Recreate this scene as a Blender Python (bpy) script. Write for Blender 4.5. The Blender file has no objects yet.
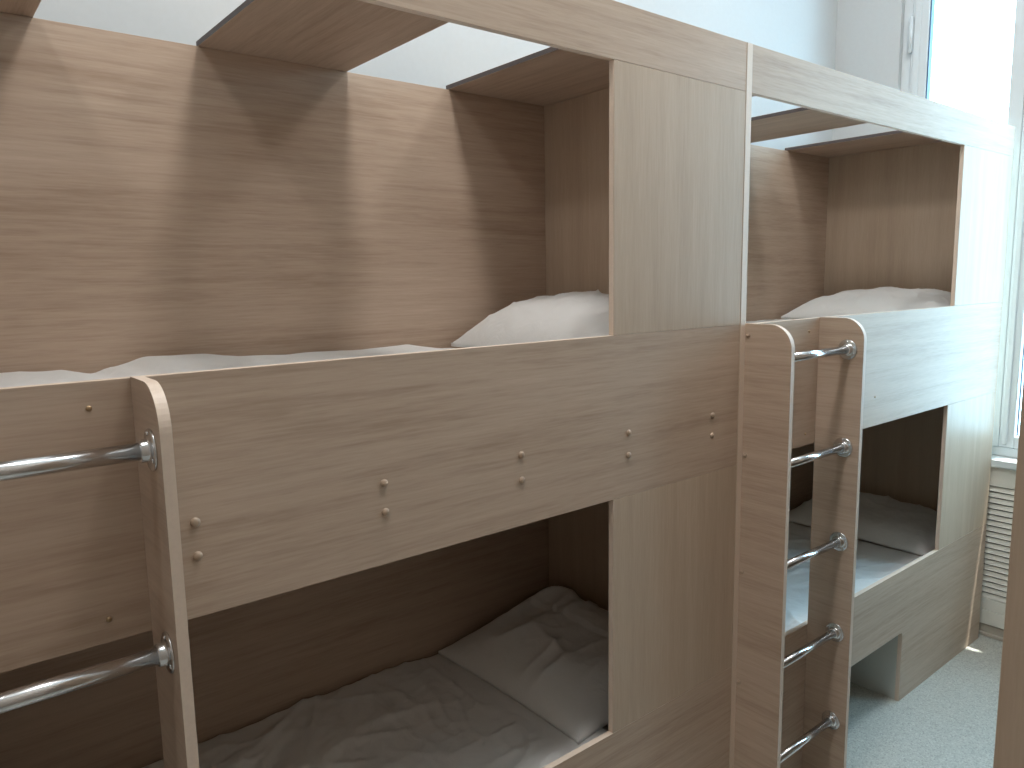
import bpy, bmesh, math, random
from mathutils import Vector, Matrix, noise

S = 1.21                      # metres per layout unit
ZF = -1.4092                  # floor height in layout units
SC = bpy.context.scene
COL = SC.collection

def P(x, y, z):               # layout units (heights from eye level) -> metres (floor at 0)
    return Vector((x*S, y*S, (z-ZF)*S))

# ------------------------------------------------------------------ materials
def new_mat(name):
    m = bpy.data.materials.new(name); m.use_nodes = True
    nt = m.node_tree
    return m, nt, nt.nodes, nt.links, nt.nodes['Principled BSDF']

def srgb(r, g, b):
    f = lambda c: (c/12.92 if c <= .04045 else ((c+.055)/1.055)**2.4)
    return (f(r/255), f(g/255), f(b/255), 1)

def ramp(nodes, stops):
    r = nodes.new('ShaderNodeValToRGB')
    e = r.color_ramp.elements
    e[0].position, e[0].color = stops[0]
    e[1].position, e[1].color = stops[-1]
    for p, c in stops[1:-1]:
        k = e.new(p); k.color = c
    return r

def wood(name, axis, dark, mid, light, rough=.44, sf=48):
    """laminate with a printed ash grain that runs along one axis"""
    m, nt, N, L, b = new_mat(name)
    tc = N.new('ShaderNodeTexCoord'); oi = N.new('ShaderNodeObjectInfo')
    add = N.new('ShaderNodeVectorMath'); add.operation = 'ADD'
    mul = N.new('ShaderNodeVectorMath'); mul.operation = 'SCALE'
    comb = N.new('ShaderNodeCombineXYZ')
    for i in range(3): L.new(oi.outputs['Random'], comb.inputs[i])
    L.new(comb.outputs[0], mul.inputs[0]); mul.inputs['Scale'].default_value = 17.3
    L.new(tc.outputs['Object'], add.inputs[0]); L.new(mul.outputs[0], add.inputs[1])
    def grain(lo, hi, detail, rgh, dist):
        mp = N.new('ShaderNodeMapping')
        sc = [hi, hi, hi]; sc['xyz'.index(axis)] = lo
        mp.inputs['Scale'].default_value = sc
        L.new(add.outputs[0], mp.inputs['Vector'])
        n = N.new('ShaderNodeTexNoise'); n.inputs['Scale'].default_value = 1
        n.inputs['Detail'].default_value = detail; n.inputs['Roughness'].default_value = rgh
        n.inputs['Distortion'].default_value = dist
        L.new(mp.outputs[0], n.inputs['Vector'])
        return n
    broad = grain(.8, 9, 3, .5, .7)
    streak = grain(1.6, sf, 4, .6, .25)
    fine = grain(14, 240, 3, .6, 0)
    def mix(a, bb, f):
        x = N.new('ShaderNodeMix'); x.data_type = 'FLOAT'; x.inputs[0].default_value = f
        L.new(a, x.inputs[2]); L.new(bb, x.inputs[3]); return x.outputs[0]
    v = mix(mix(broad.outputs['Fac'], streak.outputs['Fac'], .55), fine.outputs['Fac'], .28)
    r = ramp(N, [(.30, dark), (.50, mid), (.68, light)])
    L.new(v, r.inputs[0]); L.new(r.outputs[0], b.inputs['Base Color'])
    b.inputs['Roughness'].default_value = rough; b.inputs['Specular IOR Level'].default_value = .21
    bp = N.new('ShaderNodeBump'); bp.inputs['Strength'].default_value = .05; bp.inputs['Distance'].default_value = .002
    L.new(fine.outputs['Fac'], bp.inputs['Height']); L.new(bp.outputs[0], b.inputs['Normal'])
    return m

def plain(name, col, rough=.5, metal=0, bump=0, bscale=200, var=0.0):
    m, nt, N, L, b = new_mat(name)
    b.inputs['Roughness'].default_value = rough; b.inputs['Metallic'].default_value = metal
    tc = N.new('ShaderNodeTexCoord')
    n = N.new('ShaderNodeTexNoise'); n.inputs['Scale'].default_value = bscale; n.inputs['Detail'].default_value = 3
    L.new(tc.outputs['Object'], n.inputs['Vector'])
    c2 = tuple(max(0, c*(1-var)) for c in col[:3]) + (1,)
    r = ramp(N, [(.35, c2), (.65, col)])
    L.new(n.outputs['Fac'], r.inputs[0]); L.new(r.outputs[0], b.inputs['Base Color'])
    if bump:
        bp = N.new('ShaderNodeBump'); bp.inputs['Strength'].default_value = bump; bp.inputs['Distance'].default_value = .002
        L.new(n.outputs['Fac'], bp.inputs['Height']); L.new(bp.outputs[0], b.inputs['Normal'])
    return m

WD = (srgb(160,137,118), srgb(186,165,147), srgb(200,180,162))
M = {}
M['wood_x'] = wood('ash_laminate_lengthwise', 'x', *WD)
M['wood_y'] = wood('ash_laminate_crosswise', 'y', *WD)
M['wood_z'] = wood('ash_laminate_upright', 'z', srgb(174,153,134), srgb(187,167,147), srgb(197,178,159), sf=30)
M['edge'] = plain('pale_edge_band', srgb(222,203,186), .45, var=.04)
M['edge_dark'] = plain('dark_edge_band', srgb(84,74,72), .5, var=.05)
M['white_board'] = plain('white_melamine', srgb(206,206,200), .4, var=.02)
M['chrome'] = plain('chrome', (.74,.75,.77,1), .2, 1)
M['cap'] = plain('beige_screw_cap', srgb(172,150,130), .35, var=.05)
M['screw'] = plain('brass_screw', srgb(176,150,118), .3, .6)
M['wall'] = plain('white_wall_paint', srgb(193,197,199), .7, bump=.05, bscale=60, var=.02)
M['wall_far'] = plain('bounce_cut_beige', srgb(180,170,160), .7, bump=.05, bscale=60, var=.02)  # beige chosen for the unseen walls, to cut and warm bounce light
M['ceil'] = plain('ceiling_paint', srgb(238,238,236), .8, var=.02)
M['frame'] = plain('white_window_paint', srgb(208,215,219), .35, var=.02)
M['gasket'] = plain('blue_grey_gasket', srgb(70,96,120), .6)
M['grille'] = plain('cream_grille_paint', srgb(222,220,212), .5, var=.03)
M['grille_dark'] = plain('shade_behind_grille', srgb(70,70,68), .8)
M['skirt'] = plain('beige_skirting', srgb(176,168,156), .5, var=.04)
M['mattress'] = plain('white_ticking', srgb(214,208,202), .9, bump=.1, bscale=400, var=.04)
def cloth(name, col):
    m, nt, N, L, b = new_mat(name)
    b.inputs['Base Color'].default_value = col; b.inputs['Roughness'].default_value = .85
    tc = N.new('ShaderNodeTexCoord')
    n = N.new('ShaderNodeTexNoise'); n.inputs['Scale'].default_value = 14; n.inputs['Detail'].default_value = 5
    n.inputs['Distortion'].default_value = 1.2
    L.new(tc.outputs['Object'], n.inputs['Vector'])
    bp = N.new('ShaderNodeBump'); bp.inputs['Strength'].default_value = .35; bp.inputs['Distance'].default_value = .012
    L.new(n.outputs['Fac'], bp.inputs['Height']); L.new(bp.outputs[0], b.inputs['Normal'])
    return m
M['linen'] = cloth('off_white_linen', srgb(228,228,227))
M['pillow'] = cloth('white_pillowcase', srgb(234,234,233))

def floor_mat():
    m, nt, N, L, b = new_mat('speckled_grey_vinyl')
    tc = N.new('ShaderNodeTexCoord')
    v = N.new('ShaderNodeTexVoronoi'); v.inputs['Scale'].default_value = 230
    L.new(tc.outputs['Object'], v.inputs['Vector'])
    sep = N.new('ShaderNodeSeparateColor'); L.new(v.outputs['Color'], sep.inputs[0])
    r = ramp(N, [(.0, srgb(148,149,144)), (.25, srgb(171,172,166)), (.8, srgb(180,181,174)), (1, srgb(194,195,188))])
    L.new(sep.outputs[0], r.inputs[0])
    L.new(r.outputs[0], b.inputs['Base Color']); b.inputs['Roughness'].default_value = .38
    return m
M['floor'] = floor_mat()

def glass_mat():
    m = bpy.data.materials.new('window_glass'); m.use_nodes = True
    nt = m.node_tree; N, L = nt.nodes, nt.links
    N.remove(N['Principled BSDF'])
    t = N.new('ShaderNodeBsdfTransparent'); t.inputs[0].default_value = (.96,.985,.99,1)
    g = N.new('ShaderNodeBsdfGlossy'); g.inputs['Roughness'].default_value = .02
    f = N.new('ShaderNodeFresnel'); f.inputs['IOR'].default_value = 1.45
    mx = N.new('ShaderNodeMixShader')
    ge = N.new('ShaderNodeNewGeometry'); inv = N.new('ShaderNodeMath'); inv.operation = 'SUBTRACT'; inv.inputs[0].default_value = 1
    mu = N.new('ShaderNodeMath'); mu.operation = 'MULTIPLY'
    L.new(ge.outputs['Backfacing'], inv.inputs[1]); L.new(f.outputs[0], mu.inputs[0]); L.new(inv.outputs[0], mu.inputs[1])
    L.new(mu.outputs[0], mx.inputs[0]); L.new(t.outputs[0], mx.inputs[1]); L.new(g.outputs[0], mx.inputs[2])
    L.new(mx.outputs[0], N['Material Output'].inputs[0])
    return m
M['glass'] = glass_mat()

# ------------------------------------------------------------------ mesh helpers
def link(name, bm, mats, parent=None, smooth=False):
    me = bpy.data.meshes.new(name); 
    bmesh.ops.recalc_face_normals(bm, faces=bm.faces)
    bm.to_mesh(me); bm.free()
    for m in mats: me.materials.append(m)
    if smooth:
        for p in me.polygons: p.use_smooth = True
    o = bpy.data.objects.new(name, me); COL.objects.link(o)
    if parent: o.parent = parent
    return o

def box(bm, a, b, edges=None, bev=0.0012):
    """axis aligned box a..b in metres; material slot 1 on the faces named in edges (e.g. '-x+z')"""
    r = bmesh.ops.create_cube(bm, size=1)
    vs = r['verts']
    c = [(a[i]+b[i])/2 for i in range(3)]; d = [abs(b[i]-a[i]) for i in range(3)]
    for v in vs: v.co = Vector([c[i]+v.co[i]*d[i] for i in range(3)])
    fs = list({f for v in vs for f in v.link_faces})
    for f in fs:
        f.normal_update(); n = f.normal
        k = max(range(3), key=lambda i: abs(n[i]))
        f.material_index = 1 if edges and (('+' if n[k] > 0 else '-')+'xyz'[k]) in edges else 0
    if bev:
        es = list({e for v in vs for e in v.link_edges})
        bmesh.ops.bevel(bm, geom=es, offset=bev, segments=1, affect='EDGES', profile=.5, clamp_overlap=True)
    return bm

def B(name, a, b, mat, parent=None, edges=None, emat='edge', bev=.0008):
    """board given in layout units relative to its parent, heights from eye level"""
    bm = bmesh.new()
    box(bm, P(*a), P(*b), edges, bev)
    return link(name, bm, [M[mat], M[emat]], parent)

def cyl(bm, p, q, r, n=24, r2=None):
    p, q = Vector(p), Vector(q); d = q-p
    m = Matrix.Translation((p+q)/2) @ d.to_track_quat('Z', 'Y').to_matrix().to_4x4()
    bmesh.ops.create_cone(bm, cap_ends=True, segments=n, radius1=r, radius2=r if r2 is None else r2, depth=d.length, matrix=m)

def lathe(bm, prof, origin, axis, n=32):
    """profile [(distance along axis, radius)] swept round axis"""
    ax = Vector(axis).normalized(); rot = ax.to_track_quat('Z', 'Y').to_matrix()
    rings = []
    for h, r in prof:
        ring = []
        for k in range(n):
            a = 2*math.pi*k/n
            ring.append(bm.verts.new(Vector(origin) + rot @ Vector((r*math.cos(a), r*math.sin(a), h))))
        rings.append(ring)
    for i in range(len(rings)-1):
        for k in range(n):
            bm.faces.new((rings[i][k], rings[i][(k+1) % n], rings[i+1][(k+1) % n], rings[i+1][k]))
    bm.faces.new(rings[0][::-1]); bm.faces.new(rings[-1])

def prism(bm, pts, d, edge_mi=1):
    """closed outline pts extruded by vector d; rim faces take slot edge_mi"""
    lo = [bm.verts.new(p) for p in pts]; hi = [bm.verts.new(Vector(p)+Vector(d)) for p in pts]
    bm.faces.new(lo); bm.faces.new(hi[::-1])
    n = len(pts)
    for i in range(n):
        f = bm.faces.new((lo[i], lo[(i+1) % n], hi[(i+1) % n], hi[i])); f.material_index = edge_mi

def empty(name, loc, rz=0):
    o = bpy.data.objects.new(name, None); o.empty_display_size = .1
    COL.objects.link(o); o.location = loc; o.rotation_euler = (0, 0, rz)
    return o

def tag(o, label=None, cat=None, group=None, kind=None):
    if label: o['label'] = label
    if cat: o['category'] = cat
    if group: o['group'] = group
    if kind: o['kind'] = kind
    return o

def copy_tree(o, parent=None):
    c = o.copy(); COL.objects.link(c)
    if parent: c.parent = parent
    for ch in list(o.children): copy_tree(ch, c)
    return c

# ------------------------------------------------------------------ bunk bed module
Zt, Zb, Zr, Zl, Zs, Zp = .4822, .3808, -.1257, -.4517, -.9529, .4625
OX = -.50                      # where the facing bunk's end board stands
T, t, LEN, LD = .0209, .0132, 1.611, .1179

def bunk(W, HX, SH, label, bolts=True, end=False):
    root = empty('bunk_bed', (0, 0, 0))
    tag(root, label, 'bunk bed', 'built-in ash laminate bunk beds')
    g = .0004
    # carcass
    B('side_panel', (0, -.001, ZF), (T, W+t, Zt), 'wood_z', root, '-y+y+z-z')
    B('side_panel', (LEN-T, -.001 if end else t, ZF), (LEN-g, W+t, Zt if end else Zp-g), 'wood_z', root, '-y+y+z-z')
    XR = LEN-T-g if end else LEN-g         # right end of the front boards
    B('back_panel', (T+g, W, ZF), (LEN-T-g, W+t, Zp-g), 'wood_x', root, '+z-z-x+x')
    # front boards
    B('top_beam', (T+g, 0, Zb), (XR, t, Zt), 'wood_x', root, '+z-z-x+x')
    B('head_panel', (HX, 0, Zr+g), (XR, t, Zb-g), 'wood_z', root, '-x+x')
    B('head_panel', (HX, 0, Zs+g), (XR, t, Zl-g), 'wood_z', root, '-x+x')
    rail = B('guard_rail', (T+g, 0, Zl), (XR, t, Zr), 'wood_x', root, '+z-z-x+x')
    # plinth board with the cut-out for the storage bay
    N0, N1, NZ, r = .45, .9397, -1.168, .012
    pts = [(T+g, ZF), (N0, ZF), (N0, NZ-r)]
    for k in range(1, 5): a = k/4*math.pi/2; pts.append((N0+r-r*math.cos(a), NZ-r+r*math.sin(a)))
    for k in range(0, 5): a = k/4*math.pi/2; pts.append((N1-r+r*math.sin(a), NZ-r+r*math.cos(a)))
    pts += [(N1, ZF), (XR, ZF), (XR, Zs), (T+g, Zs)]
    bm = bmesh.new(); prism(bm, [P(x, 0, z) for x, z in pts], (0, t*S, 0))
    plinth = link('plinth_board', bm, [M['wood_x'], M['edge']], root)
    bm = bmesh.new()
    for x0, x1 in ((N1, N1+t), (N0-t, N0)): box(bm, P(x0, t+g, ZF), P(x1, W-g, NZ))
    box(bm, P(N0, W-t, ZF), P(N1, W-g, NZ))
    tag(link('storage_bay', bm, [M['white_board']], root), 'white lining of the open bay under the bed')
    # bed boards
    B('bed_board', (T+g, t+g, -.352), (LEN-T-g, W-g, -.336), 'wood_x', root)
    B('bed_board', (T+g, t+g, -1.167), (LEN-T-g, W-g, -1.151), 'wood_x', root)
    # narrow boards across the open top
    for x0, x1 in SH:
        if x1 > 1.5 and not end: x1 = LEN-2*g      # the head shelf also caps the side panel
        B('top_shelf', (x0, t+g, Zp), (x1, W+t, Zp+.0118), 'wood_y', root, '-x+x', 'edge_dark')
    # ladder
    zt, r = Zr+.0015, .054
    for x0 in (.0191, .3445):
        pts = [(-g, ZF), (-LD, ZF), (-LD, zt-r)]
        for k in range(1, 13):
            a = k/12*math.pi/2; pts.append((-LD+r-r*math.cos(a), zt-r+r*math.sin(a)))
        pts.append((-g, zt))
        bm = bmesh.new(); prism(bm, [P(x0, y, z) for y, z in pts], (t*S, 0, 0))
        lb = link('ladder_board', bm, [M['wood_y'], M['edge']], root)
        if x0 < .1:
            for z in (-.1516, -.4304, -.714, -.9952):
                bm = bmesh.new(); p = P(x0, -.009, z)
                lathe(bm, [(0, .006), (.002, .006), (.0042, .004), (.005, .0012)], p, (-1, 0, 0), 16)
                link('screw_cap', bm, [M['cap']], lb, True)
    for k in range(5):
        z, y = -.2025-.2481*k, -.0775
        a, b = P(.0191+t, y, z), P(.3445, y, z)
        bm = bmesh.new(); cyl(bm, a, b, .0124, 28)
        rung = link('rung', bm, [M['chrome']], root, True)
        rung.data.polygons.foreach_set('use_smooth', [len(p.vertices) == 4 for p in rung.data.polygons])
        for q, d in ((a, 1), (b, -1)):
            bm = bmesh.new()
            lathe(bm, [(0, .0300), (.0016, .0304), (.0030, .0296), (.0042, .0272), (.0050, .0225), (.0058, .0178), (.0085, .0166), (.0155, .0164), (.0168, .0152), (.0172, .0126)], q, (d, 0, 0), 36)
            for a3 in range(3):      # the flange's three countersunk screws
                an = math.radians(90+120*a3)
                c = q+Vector((d*.0045, .0238*math.cos(an), .0238*math.sin(an)))
                lathe(bm, [(0, .0034), (.0012, .0032), (.0018, .002)], c, (d, 0, 0), 10)
            link('rung_flange', bm, [M['chrome']], rung, True)
    # dome caps over the bolts that carry the upper bed, and the small screws behind the ladder
    for x in (.4065, .6863, .9610, 1.2397, 1.5136):
        for z in (-.3222, -.3681) if bolts else ():
            bm = bmesh.new()
            lathe(bm, [(0, .0078), (.0016, .0078), (.0036, .0064), (.0050, .0040), (.0055, .0012)], P(x, 0, z), (0, -1, 0), 20)
            link('bolt_cap', bm, [M['cap']], rail, True)
    for x, z in ((.2970, -.1580), (.2970, -.4217)) + (() if bolts else ((.668, -.367),)):
        bm = bmesh.new(); lathe(bm, [(0, .0042), (.0018, .004), (.0028, .002)], P(x, 0, z), (0, -1, 0), 14)
        link('screw', bm, [M['screw']], rail, True)
    return root

A = bunk(.636, 1.1963, ((T, .3725), (.657, .9860), (1.268, LEN-T)),
         'nearest ash laminate bunk bed, filling the left of the photo, with brown unlit fronts')
A.location = (-LEN*S, 0, 0)
Bk = bunk(.668, 1.1858, ((T, .3725), (.656, 1.0010), (1.274, LEN-T)),
          'far ash laminate bunk bed by the window, front washed with bluish daylight', False)
# the facing bunk across the aisle, turned round: only its end board reaches into view
Cb = bunk(.636, 1.1963, ((T, .3725), (.657, .9860), (1.268, LEN-T)),
          'facing bunk bed across the aisle, only its upright end board showing at right photo edge', True, True)
Cb.location = ((OX+LEN)*S, (-1+(OX+1.4767)/3.3725)*S, 0); Cb.rotation_euler = (0, 0, math.pi)

# ------------------------------------------------------------------ bedding
def fbm(x, y, s, seed, o=4):
    return noise.fractal(Vector((x*s+seed*7.1, y*s-seed*3.7, seed*1.3)), 1.0, 2.0, o)
def ridge(x, y, sx, sy, ang, seed):
    c, s_ = math.cos(ang), math.sin(ang)
    u, v = c*x+s_*y, -s_*x+c*y
    w = noise.noise(Vector((u*2.3+seed, v*2.3, seed*.7)))
    n = noise.noise(Vector((u*sx+seed*5.3, (v+.05*w)*sy+w*.8, seed*2.1)))
    return max(0, 1-abs(n)*3.2)**2 * max(0, .5+w)

def lerp_prof(prof, x):
    if x <= prof[0][0]: return prof[0][1]
    for (x0, z0), (x1, z1) in zip(prof, prof[1:]):
        if x <= x1:
            k = (x-x0)/(x1-x0); k = k*k*(3-2*k); return z0+(z1-z0)*k
    return prof[-1][1]

def sheet(name, x0, x1, y0, y1, zb, zfun, nx, ny, mat):
    """a soft cover: top surface zfun(x,y), flat underside zb, closed round the edge"""
    bm = bmesh.new(); top, bot = [], []
    for i in range(nx+1):
        rt, rb = [], []
        for j in range(ny+1):
            x = x0+(x1-x0)*i/nx; y = y0+(y1-y0)*j/ny
            e = min(i, nx-i, 4)/4; e2 = min(j, ny-j, 3)/3
            k = math.sqrt(max(0, 1-(1-e)**2))*math.sqrt(max(0, 1-(1-e2)**2))
            z = zb+.004+(max(zfun(x, y), zb+.007)-zb-.004)*(.35+.65*k)
            rt.append(bm.verts.new(P(x, y, z))); rb.append(bm.verts.new(P(x, y, zb)))
        top.append(rt); bot.append(rb)
    for i in range(nx):
        for j in range(ny):
            bm.faces.new((top[i][j], top[i+1][j], top[i+1][j+1], top[i][j+1]))
    for i in range(nx):
        for j in (0, ny): bm.faces.new((top[i][j], top[i+1][j], bot[i+1][j], bot[i][j]))
    for j in range(ny):
        for i in (0, nx): bm.faces.new((top[i][j], top[i][j+1], bot[i][j+1], bot[i][j]))
    bm.faces.new([bot[i][0] for i in range(nx+1)]+[bot[nx][j] for j in range(1, ny+1)]+[bot[i][ny] for i in range(nx-1, -1, -1)]+[bot[0][j] for j in range(ny-1, 0, -1)])
    return link(name, bm, [M[mat]], None, True)

def make_pillow(name, cx, cy, lx, ly, zb, H, lift, seed, rot=0, flap=None, wr=.08, wf=(5, 17, 4, 13)):
    """closed pillow; thick(u,v) puffs up over a flat underside, with pinched corners and a thin hem"""
    nx, ny = 72, 96
    bm = bmesh.new(); top, bot = [], []
    cr, sr = math.cos(rot), math.sin(rot)
    for i in range(nx+1):
        rt, rb = [], []
        for j in range(ny+1):
            u = -1+2*i/nx; v = -1+2*j/ny
            pin = 1-.045*(u*u)*(1-v*v*.2)*0-.05*abs(u*v)**1.5*0
            px = u*lx/2*(1-.05*(1-abs(u))*0); py = v*ly/2
            # sides bow in between the corners
            px *= 1-.05*(1-v*v)*abs(u)**3*.8; py *= 1-.05*(1-u*u)*abs(v)**3*.8
            ex = max(0, 1-abs(u)**(3.0 if u < 0 else 5)); ey = max(0, 1-abs(v)**3.6)
            c = (ex*ey)**.62
            w = fbm(px, py, 6, seed)*.16+ridge(px, py, wf[0], wf[1], .9, seed)*wr+ridge(px, py, wf[2], wf[3], -.5, seed+3)*wr
            th = c*(H+lift*(u+1)/2)*(1+w*.9)+.006
            if flap and u > flap: th += .010*min(1, c*3)
            x = cx+cr*px-sr*py; y = cy+sr*px+cr*py
            rt.append(bm.verts.new(P(x, y, zb+.003+th))); rb.append(bm.verts.new(P(x, y, zb)))
        top.append(rt); bot.append(rb)
    for i in range(nx):
        for j in range(ny):
            bm.faces.new((top[i][j], top[i+1][j], top[i+1][j+1], top[i][j+1]))
            bm.faces.new((bot[i][j], bot[i][j+1], bot[i+1][j+1], bot[i+1][j]))
    for i in range(nx):
        for j in (0, ny): bm.faces.new((top[i][j], top[i+1][j], bot[i+1][j], bot[i][j]))
    for j in range(ny):
        for i in (0, nx): bm.faces.new((top[i][j], top[i][j+1], bot[i][j+1], bot[i][j]))
    return link(name, bm, [M['pillow']], None, True)

def make_mattress(x0, W, z0, z1, label):
    bm = bmesh.new()
    box(bm, P(x0+T+.006, .024, z0+.0008), P(x0+LEN-T-.006, W-.006, z1), bev=.03)
    o = link('mattress', bm, [M['mattress']])
    return tag(o, label, 'mattress', 'mattresses on the bunk boards')

UM, LM = -.208, -1.032         # mattress tops
make_mattress(-LEN, .636, -.336, UM, 'white mattress of the nearest top bunk, behind its guard rail')
make_mattress(0, .668, -.336, UM, 'white mattress of the top bunk by the window')
make_mattress(-LEN, .636, -1.151, LM, 'white mattress in the dark lower bunk of the nearest bed')
make_mattress(0, .668, -1.151, LM, 'white mattress of the lower bunk by the window')

profA = [(.05,-.166),(.27,-.165),(.36,-.169),(.42,-.178),(.46,-.168),(.52,-.153),(.615,-.156),(.70,-.168),(.77,-.172),(.835,-.169),(.947,-.173),(1.10,-.171),(1.3,-.18)]
def flat(x, xe): k = min(1, max(0, (xe-x)/.06)); return k*k*(3-2*k)
def z_upA(x, y):
    xl = x+LEN
    z = lerp_prof(profA, xl+.03*fbm(x, y, 3, 2))
    k = min(1, max(0, (y-.10)/.35))
    q = flat(x, -.455)
    return q*(-.182*(1-k)+z*k + .002*fbm(x, y, 7, 1)+.002*ridge(x, y, 4, 12, 1.1, 4))+(1-q)*-.1875
tag(sheet('duvet', -LEN+T+.01, -.36, .022, .628, UM+.0015, z_upA, 150, 64, 'linen'),
    'rumpled white duvet on the nearest top bunk, showing above the guard rail', 'duvet', 'white duvets on the bunks')
def z_upB(x, y):
    return -.1885 + flat(x, 1.14)*(.0015+.006*fbm(x, y, 5, 5)+.006*ridge(x, y, 4, 12, .7, 6))
tag(sheet('duvet', T+.01, 1.22, .022, .66, UM+.0015, z_upB, 130, 64, 'linen'),
    'flat white duvet on the top bunk by the window, a thin line above the rail', 'duvet', 'white duvets on the bunks')
def z_loA(x, y):
    return -1.0125 + flat(x, -.455)*(.0045+.012*fbm(x, y, 3.5, 8)+.016*ridge(x, y, 3, 9, .9, 9)+.012*ridge(x, y, 5, 14, -.2, 12)+.010*ridge(x, y, 7, 22, .35, 31)+.008*ridge(x, y, 9, 26, 1.3, 37))
tag(sheet('duvet', -LEN+T+.01, -.34, .022, .628, LM+.0015, z_loA, 190, 90, 'linen'),
    'creased off-white duvet in the shadowed lower bunk of the nearest bed', 'duvet', 'white duvets on the bunks')
def z_loB(x, y):
    return -1.0125 + flat(x, 1.14)*(.0055+.012*fbm(x, y, 4, 15)+.014*ridge(x, y, 3, 9, .5, 16)+.012*ridge(x, y, 5, 15, -.4, 18))
tag(sheet('duvet', T+.01, 1.26, .022, .66, LM+.0015, z_loB, 190, 90, 'linen'),
    'rumpled duvet in the window-side lower bunk, lit bluish near its edge', 'duvet', 'white duvets on the bunks')

tag(make_pillow('pillow', -.200, .315, .345, .60, -.185, .098, .024, 21, .0),
    'plump white pillow on the nearest top bunk, in the shaded head corner', 'pillow', 'white pillows at the bunk heads')
tag(make_pillow('pillow', 1.398, .335, .375, .60, -.186, .076, .035, 22, .0),
    'white pillow on the top bunk by the window, rounded top above the rail', 'pillow', 'white pillows at the bunk heads')
tag(make_pillow('pillow', -.236, .352, .405, .53, -1.010, .055, .06, 27, .02, .25, .26, (3.5, 11, 3, 8)),
    'creased pillow with folded case edge in the dark nearest lower bunk', 'pillow', 'white pillows at the bunk heads')
tag(make_pillow('pillow', 1.416, .352, .342, .58, -1.010, .05, .055, 24, 0, None, .2, (3.5, 11, 3, 9)),
    'pillow in the window-side lower bunk, seen through the ladder and the opening', 'pillow', 'white pillows at the bunk heads')

# ------------------------------------------------------------------ room shell
GX, WW = 1.6676, .7016
YO, XN, ZC = -1.49, -3.10, 1.90            # opposite wall, near wall, ceiling
WT = .28                                    # thickness of the window wall
W2 = .960                                    # spacing of the window and its added twin
wy0, wy1, wz0, wz1 = -.4340, .4385, -.706, 1.255

def S_box(name, a, b, mat):
    bm = bmesh.new(); box(bm, P(*a), P(*b), bev=0)
    return tag(link(name, bm, [M[mat]]), kind='structure')
S_box('floor', (XN-.1, YO-.1, ZF-.08), (GX+WT, WW+.1, ZF), 'floor')
S_box('ceiling', (XN-.1, YO-.1, ZC), (GX+WT, WW+.1, ZC+.08), 'ceil')
S_box('wall_back', (XN, WW, ZF), (GX, WW+.1, ZC), 'wall')
S_box('wall_front', (XN, YO-.1, ZF), (GX, YO, ZC), 'wall_far')
S_box('wall_left', (XN-.1, YO-.1, ZF), (XN, WW+.1, ZC), 'wall_far')
bm = bmesh.new()
for a, b in (((GX, wy1, ZF), (GX+WT, WW+.1, ZC)), ((GX, YO-.1, ZF), (GX+WT, wy0-W2, ZC)), ((GX, wy1-W2, ZF), (GX+WT, wy0, ZC)),
             ((GX, wy0, ZF), (GX+WT, wy1, wz0)), ((GX, wy0, wz1), (GX+WT, wy1, ZC)),
             ((GX, wy0-W2, ZF), (GX+WT, wy1-W2, wz0)), ((GX, wy0-W2, wz1), (GX+WT, wy1-W2, ZC))):
    box(bm, P(*a), P(*b), bev=0)
tag(link('wall_right', bm, [M['wall']]), kind='structure')

# window: outer frame, two casements with panes, hinge and gasket, sill
win = tag(empty('window_1', P(GX, 0, wz0)), kind='structure')
def W_(name, boxes, mat, parent, bev=.003):
    bm = bmesh.new()
    o = P(GX, 0, wz0)
    for a, b in boxes: box(bm, P(*a)-o, P(*b)-o, bev=bev)
    return link(name, bm, [M[mat]], parent)
fx0, fx1 = GX+.022, GX+.075
fw = .0365
W_('window_frame', [((fx0, wy1-fw, wz0), (fx1, wy1, wz1)), ((fx0, wy0, wz0), (fx1, wy0+fw, wz1)),
                    ((fx0, wy0+fw, wz0), (fx1, wy1-fw, wz0+.036)), ((fx0, wy0+fw, wz1-.036), (fx1, wy1-fw, wz1))], 'frame', win)
sx0, sx1 = GX+.012, GX+.062
for (a, b, l, r) in ((.0030, wy1-fw-.0015, .062, .047), (wy0+fw+.0015, .0018, .049, .062)):
    z0, z1 = wz0+.0375, wz1-.0375
    ho = .044
    o = P(GX, 0, wz0)
    sash = W_('sash', [((sx0, b-l, z0), (sx1, b, z1)), ((sx0, a, z0), (sx1, a+r, z1)),
                       ((sx0, a+r, z0), (sx1, b-l, z0+ho)), ((sx0, a+r, z1-ho), (sx1, b-l, z1)),
                       ((sx0-.006, b-l*.55, z0+.01), (sx0, b-l*.16, z1-.01))], 'frame', win)
    W_('pane', [((sx0+.030, a+r-.004, z0+ho-.004), (sx0+.034, b-l+.004, z1-ho+.004))], 'glass', sash, 0)
    W_('gasket', [((sx0+.004, b-l-.005, z0+ho), (sx0+.0295, b-l, z1-ho))] if l > .055 else [((sx0+.024, b-l-.003, z0+ho), (sx0+.0295, b-l, z1-ho))], 'gasket', sash, 0)
    yh = b if l > .055 else a
    for zz in (.895, -.35):
        bm = bmesh.new()
        cyl(bm, P(sx0-.008, yh, zz-.066)-o, P(sx0-.008, yh, zz+.066)-o, .0095, 16)
        link('hinge', bm, [M['frame']], sash, True)
W_('window_sill', [((GX-.040, wy0-.03, wz0-.034), (GX+.021, .560, wz0-.001))], 'frame', win, .006)

win2 = copy_tree(win); win2.name = 'added_window_2'; win2.location.y -= W2*S  # unseen second window, added for more daylight and reflections

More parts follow.
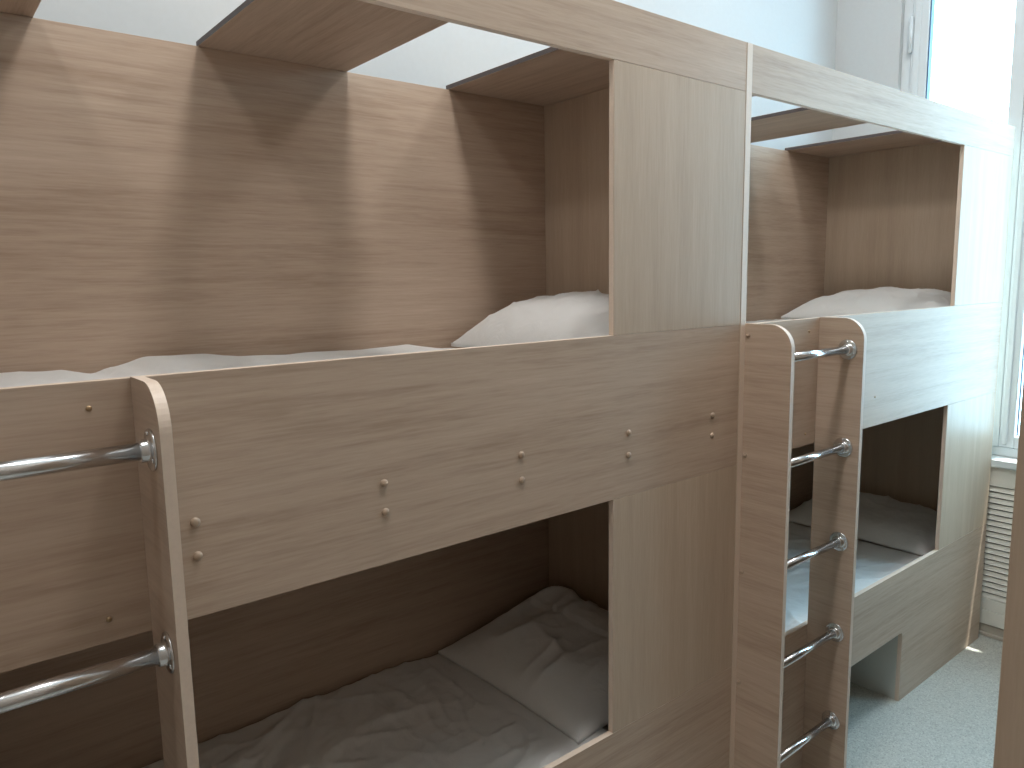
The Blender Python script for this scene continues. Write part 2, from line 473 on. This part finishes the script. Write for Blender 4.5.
# radiator screen below the sill
rg = empty('radiator_grille', P(GX-.02, 0, ZF))
tag(rg, 'cream louvred radiator grille on the wall under the window sill', 'radiator grille')
o = P(GX-.02, 0, ZF)
gy0, gy1, gt, gb = -.46, .46, -.742, -1.3605
def G_(name, boxes, mat, bev=.001):
    bm = bmesh.new()
    for a, b in boxes: box(bm, P(*a)-o, P(*b)-o, bev=bev)
    return link(name, bm, [M[mat]], rg)
x1 = GX-.001
G_('grille_frame', [((GX-.02, gy0, -.8155), (x1, gy1, gt)), ((GX-.02, gy0, gb), (x1, gy1, -1.3045)), ((GX-.018, gy0, -1.3035), (x1, gy1, -1.258)),
                    ((GX-.02, gy0, -1.258), (x1, gy0+.04, -.8155)), ((GX-.02, gy1-.04, -1.258), (x1, gy1, -.8155))], 'grille')
bm = bmesh.new()
n, z = 20, -.8165
pitch = (1.258-.8165)/n
for k in range(n):                                         # tilted louvre slats
    zc = -.8165-pitch*(k+.5)
    pts = [(GX-.0185, zc-.0085), (GX-.0165, zc-.0090), (GX-.0100, zc+.0070), (GX-.0120, zc+.0085)]
    prism(bm, [P(x, gy0+.041, zz)-o for x, zz in pts], (0, (gy1-gy0-.082)*S, 0), 0)
link('louvre_slats', bm, [M['grille']], rg)
G_('slat_gap_shade', [((GX-.004, gy0+.041, -1.257), (x1, gy1-.041, -.8165))], 'grille_dark', 0)  # dark plate that paints in the shade between the slats

bm = bmesh.new()
box(bm, P(GX-.014, YO, ZF), P(GX, WW, -1.362), bev=.004); box(bm, P(GX-.022, YO, ZF), P(GX, WW, ZF+.014), bev=.003)
tag(link('baseboard_right', bm, [M['skirt']]), kind='structure')

# ------------------------------------------------------------------ light
w = bpy.data.worlds.new('sky'); SC.world = w; w.use_nodes = True
bg = w.node_tree.nodes['Background']
bg.inputs[0].default_value = (.52, .81, 1, 1); bg.inputs[1].default_value = 13.2

def area(name, loc, sx, sy, power, col, rot=(0, 0, 0), portal=False):
    l = bpy.data.lights.new(name, 'AREA'); l.shape = 'RECTANGLE'; l.size, l.size_y = sx, sy
    l.energy = power; l.color = col
    if portal: l.cycles.is_portal = True
    ob = bpy.data.objects.new(name, l); COL.objects.link(ob); ob.location = loc; ob.rotation_euler = rot
    return ob
for x, p in ((-.63, 21.5), (.62, 13.5), (-1.9, 9)):  # the last is an unseen lamp, kept as fill for the shadows
    l = bpy.data.lights.new('ceiling_wash', 'POINT'); l.energy = p*1.0; l.color = (1, .97, .94); l.shadow_soft_size = .12  # added point light, washes the ceiling around each lamp
    ob = bpy.data.objects.new('ceiling_wash', l); COL.objects.link(ob); ob.location = P(x, -.33, ZC-.18)
    area('ceiling_lamp', P(x, -.33, ZC-.04), .38, .38, p, (1, .97, .94))
for k in (0, 1):
    area('window_portal', P(GX+WT+.005, (wy0+wy1)/2-k*W2, (wz0+wz1)/2), (wy1-wy0)*S, (wz1-wz0)*S, 1, (1, 1, 1), (math.pi/2, 0, math.pi/2), True)

sun = bpy.data.lights.new('sun', 'SUN'); sun.energy = 20; sun.angle = math.radians(.53); sun.color = (1, .96, .88)
so = bpy.data.objects.new('sun', sun); COL.objects.link(so); so.location = P(GX+1, -.6, 2.2)
so.rotation_euler = Vector((-.171, .15, -1)).to_track_quat('-Z', 'Y').to_euler()

# ------------------------------------------------------------------ camera
yaw, pitch_, roll, f = .6799, -.1389, -.0170, 752.0
cy, sy, cp, sp = math.cos(yaw), math.sin(yaw), math.cos(pitch_), math.sin(pitch_)
F = Vector((sy*cp, cy*cp, sp)); R = Vector((cy, -sy, 0)); U = R.cross(F)
R2 = math.cos(roll)*R+math.sin(roll)*U; U2 = -math.sin(roll)*R+math.cos(roll)*U
cam = bpy.data.cameras.new('camera'); co = bpy.data.objects.new('camera', cam); COL.objects.link(co)
cam.sensor_width = 36; cam.lens = f/1024*36; cam.clip_start = .01
mw = Matrix((R2, U2, -F)).transposed().to_4x4(); mw.translation = P(-1.4767, -1.0, -.0143)
co.matrix_world = mw
SC.camera = co

vs = SC.view_settings
SC.display_settings.display_device = 'sRGB'
vs.view_transform = 'Standard'; vs.look = 'None'; vs.gamma = 1; vs.use_curve_mapping = False; vs.exposure = -.05
SC.cycles.max_bounces = 10; SC.cycles.diffuse_bounces = 6; SC.cycles.use_denoising = True
SC.cycles.sample_clamp_indirect = 6
